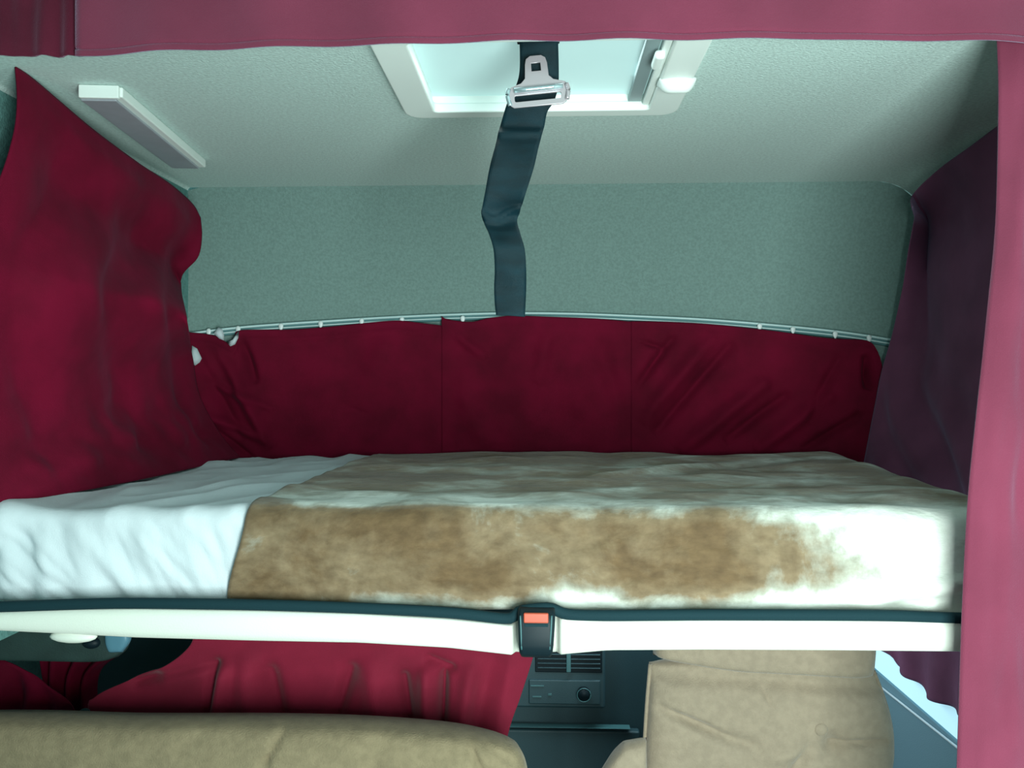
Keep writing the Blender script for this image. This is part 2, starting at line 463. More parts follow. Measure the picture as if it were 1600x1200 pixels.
# left side curtain of the bunk
LT = [at(24, 104, 1.295), at(50, 122, 1.33), at(95, 160, 1.40), at(150, 206, 1.50), at(215, 254, 1.65), at(265, 287, 1.80), at(300, 318, 1.92), at(313, 340, 1.95)]
LL = [at(24, 104, 1.295), at(27, 160, 1.29), at(20, 215, 1.28), at(-5, 290, 1.25), at(-60, 400, 1.22), at(-80, 600, 1.21), Vector((-0.865, 1.262, ZT_ + .012))]
LR = [at(313, 340, 1.95), at(315, 370, 1.95), at(309, 402, 1.95), at(286, 428, 1.96), at(283, 455, 1.97), at(292, 500, 1.74), at(301, 560, 2.0), at(312, 620, 2.02), at(345, 680, 2.06), Vector((-0.775, 2.09, ZT_ + .01))]
LBE = Vector((-0.775, 2.09, ZT_ + .01))
LB = [Vector((-0.865, 1.262, ZT_ + .012)), Vector((-0.815, 1.40, ZT_ + .012)), Vector((-0.785, 1.62, ZT_ + .012)), Vector((-0.775, 1.85, ZT_ + .012)), LBE]
def ld(u, v, p):
    a = min(1, 7 * v) * min(1, 14 * (1 - v)) * min(1, 6 * u) * min(1, 7 * (1 - u)) if v > 0 else 0
    d = 0.010 * math.sin(u * 17 + 1.2 * math.sin(v * 3) + 0.8) + 0.003 * math.sin(u * 37 - v * 3) * v + 0.022 * nz(u * 4, v * 3, 1) + 0.004 * nz(u * 10, v * 6, 5)
    # puckers low down where the curtain piles on the bed
    lowr = sstep(0.72, 0.95, v)
    d += lowr * (0.014 * math.sin(v * 50 + u * 9) * nz(u * 6, v * 2, 9) * 2 + 0.012 * nz(u * 16, v * 20, 2))
    d += 0.012 * math.exp(-((v - 0.05) / 0.02) ** 2) * min(1, 5 * u)
    return Vector((max(d * a, -0.905 - p.x), 0, 0))
curtain('bunk_curtain', LT, LB, LL, LR, 130, 120, ld, 'deep red velvet curtain draped along the left wall of the bunk')

# right side curtain of the bunk
RT = [at(1425, 322, 1.74), at(1424, 308, 1.97), at(1436, 292, 1.94), at(1470, 262, 1.86), at(1515, 230, 1.74), at(1560, 196, 1.64), at(1640, 140, 1.48), at(1720, 95, 1.36)]
RL = [at(1425, 322, 1.74), at(1428, 345, 1.99), at(1419, 395, 2.02), at(1410, 450, 2.05), at(1395, 520, 2.09), at(1378, 580, 2.12), at(1366, 640, 2.14), at(1345, 750, 2.15)]
RR = [at(1720, 95, 1.36), at(1730, 400, 1.36), at(1730, 860, 1.36)]
RB = [at(1345, 750, 2.15), at(1420, 765, 1.96), at(1500, 800, 1.75), at(1730, 860, 1.36)]
def rd(u, v, p):
    a = min(1, 8 * u) * min(1, 6 * (1 - u)) * min(1, 5 * v + 0.1)
    d = 0.007 * math.sin(u * 15 + 1.0 * math.sin(v * 4)) + 0.018 * nz(u * 4, v * 3, 21) + 0.003 * nz(u * 10, v * 7, 25)
    d += 0.012 * sstep(.6, .9, v) * math.sin(u * 22 - v * 26)
    return Vector((min(-d * a, 0.945 - p.x), 0, 0))
curtain('bunk_curtain', RT, RB, RL, RR, 90, 100, rd, 'purplish red velvet curtain hanging along the right wall of the bunk', 'hazed_curtain')

# curtains across the front of the bunk, three panels
def bk(px, py, o_=0.022): return px_on_nose(px, py, o_)
def bump_folds(folds):
    def f(u, v, p):
        d = 0.0
        for ax, ay, bx, by, wd, am in folds:
            dd, t = segd(p.x, p.z, ax, ay, bx, by)
            d += am * math.exp(-(dd / wd) ** 2) * math.sin(PI * min(1, max(0.12, t))) ** 0.5
        return d
    return f
def pz(px, py):
    p = px_on_nose(px, py, 0.02); return (p.x, p.z)
def fold(x0, y0, x1, y1, wd, am):
    return (*pz(x0, y0), *pz(x1, y1), wd, am)

FA = bump_folds([fold(345, 545, 425, 700, 0.016, 0.018), fold(375, 525, 400, 600, 0.012, -0.016), fold(310, 560, 380, 690, 0.014, -0.012),
                 fold(330, 600, 430, 640, 0.010, 0.010), fold(300, 640, 420, 690, 0.010, 0.012), fold(320, 660, 400, 720, 0.008, -0.010),
                 fold(620, 505, 560, 640, 0.04, 0.010)])
def fa(u, v, p):
    d = 1.5 * FA(u, v, p) * min(1, 6 * v) + (0.006 * nz(u * 7, v * 3, 31) + 0.004 * math.sin(u * 26) * (1 - 0.5 * v)) * min(1, v * 5) + 0.004 * math.exp(-((v - .07) / .015) ** 2)
    return Vector((0, -d * min(1, (1 - u) * 12), 0))
T1 = [bk(285, 518), bk(330, 523), bk(344, 529), bk(362, 538), bk(368, 526), bk(376, 516), bk(450, 515), bk(510, 511), bk(570, 505), bk(620, 501), bk(660, 505), bk(694, 509)]
B1 = [bk(285, 745), bk(400, 740), bk(550, 735), bk(694, 732)]
curtain('front_curtain', T1, B1, [T1[0], bk(290, 640), B1[0]], [T1[-1], B1[-1]], 150, 70, fa, 'dark red front curtain, left panel with bunched top corner beside side curtain')
FB = bump_folds([fold(690, 505, 760, 560, 0.012, 0.009), fold(860, 505, 840, 600, 0.02, 0.008), fold(930, 520, 990, 700, 0.025, -0.008), fold(720, 600, 760, 700, 0.03, 0.01)])
def fb(u, v, p):
    d = 1.5 * FB(u, v, p) + 0.010 * nz(u * 4, v * 3, 41) + 0.005 * nz(u * 10, v * 8, 42) + 0.003 * math.exp(-((v - .07) / .015) ** 2)
    return Vector((0, -d * min(1, v * 6) * min(1, u * 9, (1 - u) * 9), 0))
T2 = [bk(690, 494, .025), bk(700, 499, .025), bk(735, 503, .025), bk(765, 497, .025), bk(800, 493.5, .025), bk(860, 495, .025), bk(930, 498, .025), bk(992, 503, .025)]
B2 = [bk(690, 734, .025), bk(850, 732, .025), bk(992, 732, .025)]
curtain('front_curtain', T2, B2, [T2[0], B2[0]], [T2[-1], B2[-1]], 100, 70, fb, 'dark red front curtain, middle panel below the hanging belt')
FC = bump_folds([fold(1050, 530, 990, 610, 0.012, -0.018), fold(1110, 530, 1000, 660, 0.02, 0.016), fold(1140, 540, 1020, 680, 0.014, -0.014),
                 fold(1190, 600, 1060, 705, 0.02, 0.018), fold(1225, 620, 1130, 690, 0.014, -0.016), fold(1290, 620, 1180, 705, 0.018, 0.016),
                 fold(1310, 560, 1260, 660, 0.014, -0.010), fold(1340, 650, 1250, 705, 0.012, -0.014), fold(1352, 560, 1356, 610, 0.010, -0.022),
                 fold(995, 532, 1040, 545, 0.008, -0.010)])
def fc(u, v, p):
    d = 1.6 * FC(u, v, p) + 0.008 * nz(u * 5, v * 3, 51) + 0.003 * math.exp(-((v - .06) / .015) ** 2)
    return Vector((0, -d * min(1, v * 6 + .05) * min(1, u * 12 + .0), 0))
T3 = [bk(986, 502, .0275), bk(1040, 503, .0275), bk(1100, 506, .0275), bk(1200, 516, .0275), bk(1290, 528, .0275), bk(1345, 531, .0275), bk(1362, 536, .0275), bk(1372, 550, .0275)]
B3 = [bk(986, 732, .0275), bk(1200, 735, .0275), bk(1378, 745, .0275)]
curtain('front_curtain', T3, B3, [T3[0], B3[0]], [T3[-1], bk(1379, 580, .0275), bk(1378, 640, .0275), B3[-1]], 140, 80, fc, 'red front curtain, right panel with slanting folds and rounded corner')

# pale header tape showing at the bunched corner
ht = thing('header_tape', 'torn white curtain header tape hanging at left end of rail', 'curtain tape', px_on_nose(350, 530, 0.03))
def blob(name, pts, Yo, parent, m):
    P = [px_on_nose(x, y, Yo) for x, y in pts]
    c_ = sum(P, Vector()) / len(P)
    o = mesh(name, P + [c_ + Vector((0, -0.006, 0))], [(i, (i + 1) % len(P), len(P)) for i in range(len(P))], m)
    solidify(o, 0.002); part(o, parent); return o
blob('loop', [(334, 521), (341, 512), (347, 514), (350, 523), (350, 532), (343, 529)], 0.034, ht, M['sheet'])
blob('loop', [(354, 535), (360, 537), (365, 534), (370, 522), (374, 516), (372, 528), (367, 538), (360, 541)], 0.034, ht, M['sheet'])
blob('tail', [(300, 540), (308, 545), (315, 560), (312, 566), (305, 571), (299, 566)], 0.034, ht, M['sheet'])  # pale patch standing for window light through the gap between curtains

# curtains of the bunk opening, nearest to the viewer: pelmet along the top, long curtain on the right
def vd(u, v, p): return Vector((0, 0.006 * nz(u * 14, v * 1.5, 61) + 0.003 * math.sin(u * 60) * v + 0.003 * math.exp(-((v - .962) / .006) ** 2), 0))
YV = 1.125
VT = [at(118, -215, YV), at(900, -215, YV), at(1900, -215, YV)]
VB = [at(118, 87.5, YV), at(250, 80, YV), at(420, 74.5, YV), at(640, 67.5, YV), at(860, 63, YV), at(1100, 60.5, YV), at(1350, 62, YV), at(1620, 66, YV), at(1900, 66, YV)]
curtain('pelmet_curtain', VT, VB, [VT[0], VB[0]], [VT[-1], VB[-1]], 160, 140, vd, 'pale red pelmet curtain hanging across top of the bunk opening', 'near_curtain', 0.004)
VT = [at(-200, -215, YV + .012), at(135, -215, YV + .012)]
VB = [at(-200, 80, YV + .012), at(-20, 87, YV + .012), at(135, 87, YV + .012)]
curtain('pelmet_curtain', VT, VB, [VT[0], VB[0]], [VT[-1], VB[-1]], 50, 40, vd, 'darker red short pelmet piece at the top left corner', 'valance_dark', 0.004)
YN = 1.17
NT = [at(1557, 50, YN), at(1600, 50, YN), at(1900, 50, YN)]
NL = [at(1557, 50, YN), at(1560, 160, YN), at(1555, 350, YN), at(1543, 480, YN), at(1526, 640, YN), at(1512, 780, YN), at(1503, 950, YN), at(1498, 1100, YN), at(1492, 1300, YN), at(1488, 1600, YN)]
NR = [at(1900, 50, YN), at(1900, 1600, YN)]
NB = [NL[-1], NR[-1]]
def nd(u, v, p):
    return Vector((0, -0.012 * math.sin(u * 9 + 0.6 + 0.5 * math.sin(v * 5)) - 0.012 * nz(u * 6, v * 6, 71) - 0.006 * nz(u * 16, v * 12, 73), 0)) * min(1, u * 12)
curtain('opening_curtain', NT, NB, NL, NR, 60, 150, nd, 'long pinkish red curtain at the right edge, in front of bed', 'near_curtain', 0.004)

# ---------------------------------------------------------------- bed
ZT = CZ - 0.205; ZB = CZ - 0.345; YF = 1.272
XML, XMR = -0.905, 0.79
def yback(x):
    r = 0.17; y = Yb(x) - 0.062
    d = x - (XMR - r)
    if d > 0: y -= r - math.sqrt(max(0, r * r - min(d, r) ** 2))
    r2 = 0.10; d = (XML + 0.055 + r2) - x
    if d > 0: y -= r2 - math.sqrt(max(0, r2 * r2 - min(d, r2) ** 2))
    return y
def yfront(x):
    y = YF; r = 0.07
    d = (XML + r) - x
    if d > 0: y += (r - math.sqrt(max(0, r * r - min(d, r) ** 2)))
    d = x - (XMR - r)
    if d > 0: y += (r - math.sqrt(max(0, r * r - min(d, r) ** 2)))
    return y
def ztop(x, y):
    z = ZT + 0.004 * nz(x * 3, y * 3, 80)
    z -= 0.03 * sstep(XMR - 0.10, XMR, x) * 1.0
    z -= 0.010 * (1 - sstep(XML, XML + 0.04, x))
    return z
def profile(x, s, offs):
    """s 0 at the back bottom .. 1 at the front bottom; returns point and outward normal"""
    yb, yf = yback(x) + offs, yfront(x) - offs
    r = 0.020 + offs
    zt = ztop(x, 1.5) + offs; hb = 0.06
    Ltop = max(0.05, yb - yf - 2 * r); Larc = r * PI / 2; Lf = zt - r - ZB
    tot = hb + Larc + Ltop + Larc + Lf
    d = s * tot
    if d < hb: return Vector((x, yb, zt - r - hb + d)), Vector((0, 1, 0)), d
    d -= hb
    if d < Larc:
        a = d / r; return Vector((x, yb - r + r * math.cos(a), zt - r + r * math.sin(a))), Vector((0, math.cos(a), math.sin(a))), d
    d -= Larc
    if d < Ltop: return Vector((x, yb - r - d, zt)), Vector((0, 0, 1)), d
    d -= Ltop
    if d < Larc:
        a = d / r; return Vector((x, yf + r - r * math.sin(a), zt - r + r * math.cos(a))), Vector((0, -math.sin(a), math.cos(a))), d
    d -= Larc
    b_ = 0.008 * math.sin(min(1, d / Lf) * PI)
    return Vector((x, yf - b_, zt - r - d)), Vector((0, -1, 0)), d

def bedcover(name, xa, xb, offs, nu, ns, disp, m, xmap=None, thick=0.003, s0=0.0):
    g = []; uv = []
    for j in range(ns + 1):
        s = s0 + (1 - s0) * j / ns; row = []
        # concentrate samples on the front face
        s = s ** 0.85
        for i in range(nu + 1):
            x = xa + (xb - xa) * i / nu
            if xmap: x = xmap(x, s, i / nu)
            p, n_, _ = profile(x, s, offs)
            p = p + n_ * disp(x, s, p)
            row.append(p); uv.append((x, s * 1.24))
        g.append(row)
    o = grid_mesh(name, g, m, uv=uv); solidify(o, thick, 1 if offs < 0.01 else 0)
    return o, g, uv

S_FRONT = 0.885                # about where the front top edge lies along s
mo, _, _ = bedcover('mattress', XML + 0.02, XMR - 0.02, -0.010, 40, 40, lambda x, s, p: 0, M['sheet'])
tag(mo, 'white bunk mattress under the sheet and plush blanket', 'mattress')

def sd(x, s, p):
    k = sstep(S_FRONT - .02, S_FRONT + 0.03, s)
    e = 1 - sstep(-0.50, -0.42, x)
    # front: upright and slanting creases, strongest towards the left corner
    f = 0.0
    lean = (p.z - ZB)
    f += 0.0018 * math.sin((x + lean * 0.22) * 105 + 2 * nz(x * 7, p.z * 9, 3)) * sstep(-0.45, -0.72, x)
    f += 0.004 * nz(x * 22 + lean * 5, p.z * 5, 7) + 0.003 * (1 - 4 * abs(nz(x * 26 + lean * 26, p.z * 5, 8))) * (0.4 + 0.6 * sstep(-.42, -.6, x)) + 0.002 * nz(x * 70 + lean * 30, p.z * 9, 9)
    f -= 0.005 * (1 - sstep(-0.80, -0.772, x + 0.3 * (lean - .06) ** 2))
    t_ = 0.007 * nz(x * 9 - p.y * 4, p.y * 4 + x * 5, 11) + 0.006 * (1 - abs(nz(x * 10 - p.y * 5, p.y * 3 + x * 3, 14)) * 3)
    t_ += 0.012 * max(0, nz(x * 6 + p.y * 2, p.y * 6, 17))
    return (f * k + t_ * (1 - k)) * e
so, _, _ = bedcover('bed_sheet', XML, -0.36, 0.001, 150, 150, sd, M['sheet'])
tag(so, 'crumpled white cotton sheet over the left end of the mattress', 'sheet')

def bmap(x, s, u):
    if u < 0.12:
        k = 1 - u / 0.12
        return x + k * (-0.028 * sstep(S_FRONT, 1.0, s) + 0.018 * (1 - sstep(0, 0.9, s)) + 0.010 * nz(s * 6, 0, 3) * (1 - sstep(.8, .9, s)))
    return x
def bd(x, s, p):
    k = sstep(S_FRONT - .02, S_FRONT + 0.03, s)
    lean = (p.z - ZB)
    f = 0.007 * nz(x * 5, p.z * 12, 91) + 0.004 * nz(x * 14 - lean * 12, p.z * 14, 92)
    low = 1 - sstep(0, 0.05, lean)
    f += low * (0.006 * nz(x * 22, 0, 95) + 0.004 * math.sin(x * 70 + 4 * nz(x * 3, 0, 1)) * sstep(-.1, .1, x))
    # long slanting pull folds
    for (x0, z0, x1, z1, am) in ((-0.06, 1.30, 0.16, 1.36, .006), (0.08, 1.27, 0.22, 1.31, .006), (0.42, 1.272, 0.66, 1.308, .016), (-.3, 1.27, -.1, 1.33, .004), (0.10, 1.335, 0.42, 1.335, .004)):
        dd, t = segd(x, p.z, x0, z0, x1, z1); f += am * math.exp(-(dd / 0.010) ** 2) * math.sin(PI * (0.1 + 0.8 * t))
    t_ = 0.006 * nz(x * 4, p.y * 7, 93) + 0.006 * nz(x * 9, p.y * 14, 94)
    dd, t = segd(x, p.y, 0.12, 1.65, 0.36, 1.9); t_ += 0.010 * math.exp(-(dd / 0.03) ** 2)
    t_ += 0.012 * sstep(0.4, 0.8, x) * sstep(1.6, 2.0, p.y)
    return (f * k + t_ * (1 - k)) + 0.004
bo, bg_, buv = bedcover('blanket', -0.458, XMR, 0.006, 240, 190, bd, M['blanket'], bmap, 0.005)
tag(bo, 'brown and cream plush fur-print blanket spread over the bed', 'blanket')
att = bo.data.attributes.new('cream', 'FLOAT', 'POINT')
for i, r in enumerate([p for row in bg_ for p in row]):
    x, v_ = buv[i]; s = v_ / 1.24
    h = (r.z - ZB) / (ZT - ZB)
    cf = -0.02 + 0.30 * (1 - sstep(0.0, 0.30 + 0.10 * sstep(-.2, .3, x), h)) * sstep(-0.45, -0.10, x)
    cf += 0.16 * sstep(0.88, 1.0, h) * sstep(-0.25, 0.25, x)  # light catching the top of the front face, painted as cream
    cf += 0.30 * sstep(0.30, 0.62, x) + 0.06 * sstep(.1, .35, x) + 0.10 * nz(x * 4, h * 1.5, 130) * sstep(.1, .5, x)  # right end paler: cream print plus the stronger light there painted in
    yy = r.y
    ct = 0.120 + 0.17 * (1 - sstep(YF, YF + 0.17, yy)) * sstep(-0.46, -0.25, x) + 0.16 * nz(x * 2.2, yy * 9, 131)  # cream band along the fold paints the light falling on it
    ct -= 0.36 * math.exp(-((yy - 2.10) / 0.09) ** 2) * (1 - sstep(-.15, .25, x))
    ct -= 0.36 * math.exp(-((yy - 1.66) / 0.07) ** 2 - ((x + 0.28) / 0.16) ** 2)
    kf = sstep(YF + 0.016, YF - 0.002, yy)
    c_ = cf * kf + ct * (1 - kf)
    att.data[i].value = c_

# ---------------------------------------------------------------- guard board with dark edge trim
YG = 1.226
TOPPX = [(-180, 958), (0, 956), (120, 952), (212, 951), (400, 954), (560, 959), (700, 967), (797, 977), (806, 977), (838, 975), (868, 966), (884, 967), (950, 970), (1100, 969), (1300, 969), (1500, 971), (1650, 971)]
BOTPX = [(-180, 978), (0, 987), (120, 993), (212, 998), (400, 1003), (560, 1006), (700, 1014), (797, 1025), (806, 1026), (838, 1026), (868, 1026), (884, 1024), (950, 1018), (1100, 1017), (1300, 1018), (1500, 1020), (1650, 1021)]
def interp(tab, x):
    for (a, b), (c_, d) in zip(tab, tab[1:]):
        if x <= c_: return b + (d - b) * (x - a) / (c_ - a)
    return tab[-1][1]
gb = thing('guard_board', 'cream padded guard board with dark edge trim along bed front', 'bed guard board', (0, YG, ZB))
cols = sorted(set([-105 + 15 * k for k in range(118)] + [796, 799, 802, 804, 806, 809, 812, 864, 867, 870, 872, 874, 877, 880]))
prof = [(0.022, 1.0), (0.012, 1.0), (0.003, 0.985), (0.0, 0.95), (-0.003, 0.75), (-0.004, 0.5), (-0.003, 0.25), (0.0, 0.06), (0.004, 0.012), (0.012, 0), (0.022, 0)]
verts = []
for px in cols:
    dent = 0.018 * sstep(798, 807, px) * (1 - sstep(868, 878, px))
    a = at(px, interp(TOPPX, px), YG); b = at(px, interp(BOTPX, px), YG)
    for dy, h in prof:
        verts.append(Vector((a.x, YG + dy + dent * (1 if dy < .02 else 0), b.z + (a.z - b.z) * h)))
n_ = len(prof)
faces = [(i * n_ + k, (i + 1) * n_ + k, (i + 1) * n_ + (k + 1) % n_, i * n_ + (k + 1) % n_) for i in range(len(cols) - 1) for k in range(n_)]
part(mesh('panel', verts, faces, M['board']), gb)
PIPE = [(-105, 949), (0, 948), (120, 944), (212, 942.5), (400, 945), (560, 950), (700, 957), (785, 966), (803, 963), (812, 955), (836, 951), (858, 950), (870, 954), (890, 960), (950, 961.5), (1100, 960.5), (1300, 961), (1400, 962), (1500, 966), (1650, 968)]
part(tube('edge_trim', [at(x, y, YG + 0.004) for x, y in PIPE], 0.0084, M['piping'], None, 10, 0.9, n=200), gb)
vs = []
cc = at(115, 990, YG + .012)
tag(part(mesh('latch_knob', [cc + Vector((0.037 * math.cos(a) * math.cos(b), 0.012 * math.sin(a) * math.cos(b), 0.010 * math.sin(b) - 0.004)) for b in [(-PI / 2 + PI * j / 8) for j in range(9)] for a in [2 * PI * k / 20 for k in range(20)]],
     [(j * 20 + k, j * 20 + (k + 1) % 20, (j + 1) * 20 + (k + 1) % 20, (j + 1) * 20 + k) for j in range(8) for k in range(20)], M['board']), gb), 'cream oval knob under the board')

# buckle on its strap, in the middle of the guard board
bu = thing('seat_belt_buckle', 'black seat belt buckle with orange release button on guard board', 'belt buckle', at(838, 1000, 1.21))
def loft(name, rings, m, parent):
    n_ = len(rings[0]); verts = [v for r in rings for v in r]
    faces = [(i * n_ + k, i * n_ + (k + 1) % n_, (i + 1) * n_ + (k + 1) % n_, (i + 1) * n_ + k) for i in range(len(rings) - 1) for k in range(n_)]
    faces += [tuple(range(n_))[::-1], tuple((len(rings) - 1) * n_ + k for k in range(n_))]
    o = mesh(name, verts, faces, m); bm = bmesh.new(); bm.from_mesh(o.data); bmesh.ops.recalc_face_normals(bm, faces=bm.faces); bm.to_mesh(o.data); bm.free()
    if parent: part(o, parent)
    return o
rings = []
for py, x0, x1, th in ((951, 812, 866, .004), (953, 810, 867, .016), (960, 809, 867.5, .022), (975, 809, 867, .024), (990, 809.5, 866, .025), (1005, 810, 865, .025), (1018, 811.5, 863.5, .022), (1026, 814, 861, .015), (1029, 819, 856, .006)):
    a = at(x0, py, 1.215); b = at(x1, py, 1.215); w_ = b.x - a.x; cx = (a.x + b.x) / 2
    rings.append([Vector((cx + q[0], 1.228 - th / 2 + q[1], a.z)) for q in rrect(0, 0, w_, th, min(th * .45, .006), 4)])
body = loft('body', rings, M['black'], bu)
a = at(818, 966, 1.203); b = at(857, 966, 1.203)
box('release_button', ((a.x + b.x) / 2, 1.2055, a.z), (b.x - a.x, 0.006, 0.0145), M['orange'], bu, bev=0.002)['label'] = 'orange release button'
a = at(838, 979, 1.2)
box('tongue_slot', (a.x, 1.2045, a.z + .0005), (0.034, 0.002, 0.004), M['piping'], bu, bev=0.0006)
for px in (813, 862):
    a = at(px, 975, 1.204)
    tube('edge_guide', [at(px, 962, 1.2035), at(px - (1 if px < 838 else -1) * -1, 985, 1.2035), at(px + (2 if px < 838 else -3), 1015, 1.2045)], 0.0012, M['dash_light'], bu, 6)
sv = []
for i, (py, y) in enumerate(((955, 1.226), (949, 1.228), (946.5, 1.238), (948, 1.252), (956, 1.258))):
    a = at(811, py, y); b = at(866, py, y)
    sv += [a, a.lerp(b, .5) + Vector((0, 0, .001)), b]
part(solidify(mesh('strap', sv, [(i * 3 + k, (i + 1) * 3 + k, (i + 1) * 3 + k + 1, i * 3 + k + 1) for i in range(4) for k in range(2)], M['webbing']), 0.002), bu)

# ---------------------------------------------------------------- hanging belt with tongue
hb = thing('hanging_belt', 'dark webbing belt hanging from ceiling in front of the roof vent', 'belt', at(842, 20, 1.19))
BL = [(811, 25, 870, 1.20), (812, 65, 872, 1.195), (812, 110, 873, 1.195), (806, 135, 872, 1.20), (794, 158, 866, 1.20), (788, 175, 855, 1.205), (781, 200, 850, 1.215), (774, 228, 842, 1.20), (765, 262, 834, 1.19), (758, 300, 822, 1.195), (753, 330, 813, 1.215),
      (755, 345, 808, 1.222), (764, 365, 813, 1.21), (771, 390, 820, 1.20), (773, 420, 822, 1.205), (772, 450, 822, 1.215), (773, 475, 821, 1.21), (775, 492, 820, 1.205)]
La = resample([at(a, y, Y) for a, y, b, Y in BL], 120); Lb = resample([at(b, y + (3 if i == len(BL) - 1 else 0), Y + (0.006 if 9 < i else -0.004)) for i, (a, y, b, Y) in enumerate(BL)], 120)
g = []
for j in range(121):
    row = []
    for i in range(11):
        u = i / 10; p = La[j].lerp(Lb[j], u)
        t = j / 120
        bow = 0.004 * math.sin(PI * u) * math.sin(t * 7) + 0.005 * math.exp(-((t - 0.80 - 0.1 * u) / .06) ** 2) * math.sin(PI * u)
        kink = 0.009 * math.exp(-((t - 0.655 - 0.02 * math.sin(u * 5)) / .014) ** 2) + 0.005 * math.exp(-((t - 0.375 + .01 * u) / .016) ** 2)
        row.append(p + Vector((0, -bow - kink, 0)))
    g.append(row)
part(solidify(grid_mesh('webbing', g, M['webbing']), 0.0016), hb)
# the end of the belt is held at the ceiling by a flat anchor plate
an = at(841, 30, 1.195)
box('anchor_plate', (an.x, 1.198, CEIL - 0.006), (0.062, 0.03, 0.010), M['black'], hb, bev=0.002)
# tongue: plate with a square hole, rolled bar and slotted frame, tilted a little
YT = 1.178
s = YT / F
ang = math.radians(5); tax = Vector((math.cos(ang), 0, math.sin(ang))); tay = Vector((-math.sin(ang), 0, math.cos(ang)))
tor = at(840, 146, YT)
def tp(pts): return [(x * s, y * s) for x, y in pts]
loop = [(-44, 2), (-43, 10), (-38, 13), (-24, 17), (-17, 24), (-15, 46), (-14, 55), (-8, 59), (10, 59), (17, 55), (19, 46), (20, 26), (27, 19), (44, 14), (47, 9), (47, 0), (44, -16), (36, -20), (-8, -18), (-12, -12), (36, -11), (38, 1)]
outer = [(-44, 2), (-43, 10), (-38, 13), (-24, 17), (-17, 24), (-15, 46), (-13, 54), (-7, 58), (10, 58), (16, 54), (18, 46), (19, 26), (26, 19), (44, 14), (47, 9), (47, -6), (44, -15), (38, -19), (-38, -19), (-45, -14)]
hole = [(-7, 34), (9, 34), (9, 48), (-7, 48)]
slot = rrect(0, -6, 74, 11, 3)
tongue = plate('tongue', [tp(outer), tp(hole), tp(slot)], 0.0022, tor, tax, tay, M['steel'], hb, bev=0.0006)
tongue['label'] = 'bright steel tongue with square hole'
def tpt(x, y, dy=0.0): return tor + tax * (x * s) + tay * (y * s) + Vector((0, dy, 0))
tag(part(tube('slide_bar', [tpt(-36, 6, -.005), tpt(40, 6, -.005)], 0.0036, M['steel_blue'], None, 12, n=4), tongue), 'rounded chrome slide bar')
part(tube('side_bar', [tpt(-44, 10, -.003), tpt(-47, 0, -.003), tpt(-44, -16, -.003)], 0.0032, M['steel_blue'], None, 10), tongue)
part(tube('side_bar', [tpt(46, 10, -.003), tpt(48, 0, -.003), tpt(45, -14, -.003)], 0.0032, M['steel'], None, 10), tongue)

# ---------------------------------------------------------------- seats below the bunk
def cushion(name, top, bottom, left, right, th, nu, nv, disp, m, parent, n=7.0):
    g = coons(top, bottom, left, right, nu, nv)
    verts = []; N = (nu + 1) * (nv + 1)
    pr = lambda t: (max(0, 1 - abs(2 * t - 1) ** n)) ** (1 / 2.6)
    for sgn in (-1, 1):
        for j in range(nv + 1):
            for i in range(nu + 1):
                u = i / nu; v = j / nv; p = g[j][i]
                k = pr(u) * pr(v)
                verts.append(p + Vector((0, sgn * th * k + (disp(u, v, p) * min(1, k * 1.2) if sgn < 0 else 0), 0)))
    faces = []
    for o_, flip in ((0, 0), (N, 1)):
        for j in range(nv):
            for i in range(nu):
                f = (o_ + j * (nu + 1) + i, o_ + (j + 1) * (nu + 1) + i, o_ + (j + 1) * (nu + 1) + i + 1, o_ + j * (nu + 1) + i + 1)
                faces.append(f if not flip else f[::-1])
    me = bpy.data.meshes.new(name); me.from_pydata([tuple(v) for v in verts], [], faces); me.update()
    bm = bmesh.new(); bm.from_mesh(me); bmesh.ops.remove_doubles(bm, verts=bm.verts, dist=0.0004); bm.to_mesh(me); bm.free()
    o = link(name, me, m)
    return part(o, parent) if parent else o

YS = 1.78
st = thing('cab_chair', 'beige buttoned cab chair with headrest below right half of bunk', 'chair', (at(1200, 1200, YS).x, YS + .05, 0))
CR = [(1028, 1092, 1130, 1135, .016, .016), (1283, 1140, 1360, 1136, .012, .012), (1130, 1135, 1170, 1145, .02, .008), (1250, 1142, 1215, 1200, .022, .010), (1180, 1058, 1190, 1080, .008, .008), (1120, 1180, 1150, 1215, .02, .010), (1235, 1150, 1180, 1160, .03, -.008)]
def sdisp(u, v, p):
    q = p - Vector((0, 0, CZ)); px = 850 + q.x * F / q.y; py = 595 - q.z * F / q.y
    d = 0
    for x0, y0, x1, y1, wd, am in CR:
        dd, t = segd(px, py, x0, y0, x1, y1); d += 1.5 * am * math.exp(-(dd / (wd * 420)) ** 2) * (0.3 + 0.7 * math.sin(PI * (0.05 + .9 * t)))
    d += 0.022 * math.exp(-(math.hypot(px - 1283, py - 1140) / 16) ** 2)
    d += 0.016 * math.exp(-((py - (1042 + (px - 1020) * .045)) / 12) ** 2)
    return d + 0.006 * nz(u * 5, v * 5, 101)
cushion('backrest', [at(1014, 1034, YS), at(1100, 1026, YS), at(1250, 1030, YS), at(1366, 1046, YS)],
        [at(1000, 1420, YS), at(1400, 1420, YS)],
        [at(1014, 1034, YS), at(1009, 1110, YS), at(1004, 1200, YS), at(1000, 1420, YS)],
        [at(1366, 1046, YS), at(1380, 1085, YS), at(1391, 1125, YS), at(1394, 1170, YS), at(1390, 1230, YS), at(1400, 1420, YS)],
        0.055, 80, 90, sdisp, M['seat'], st)
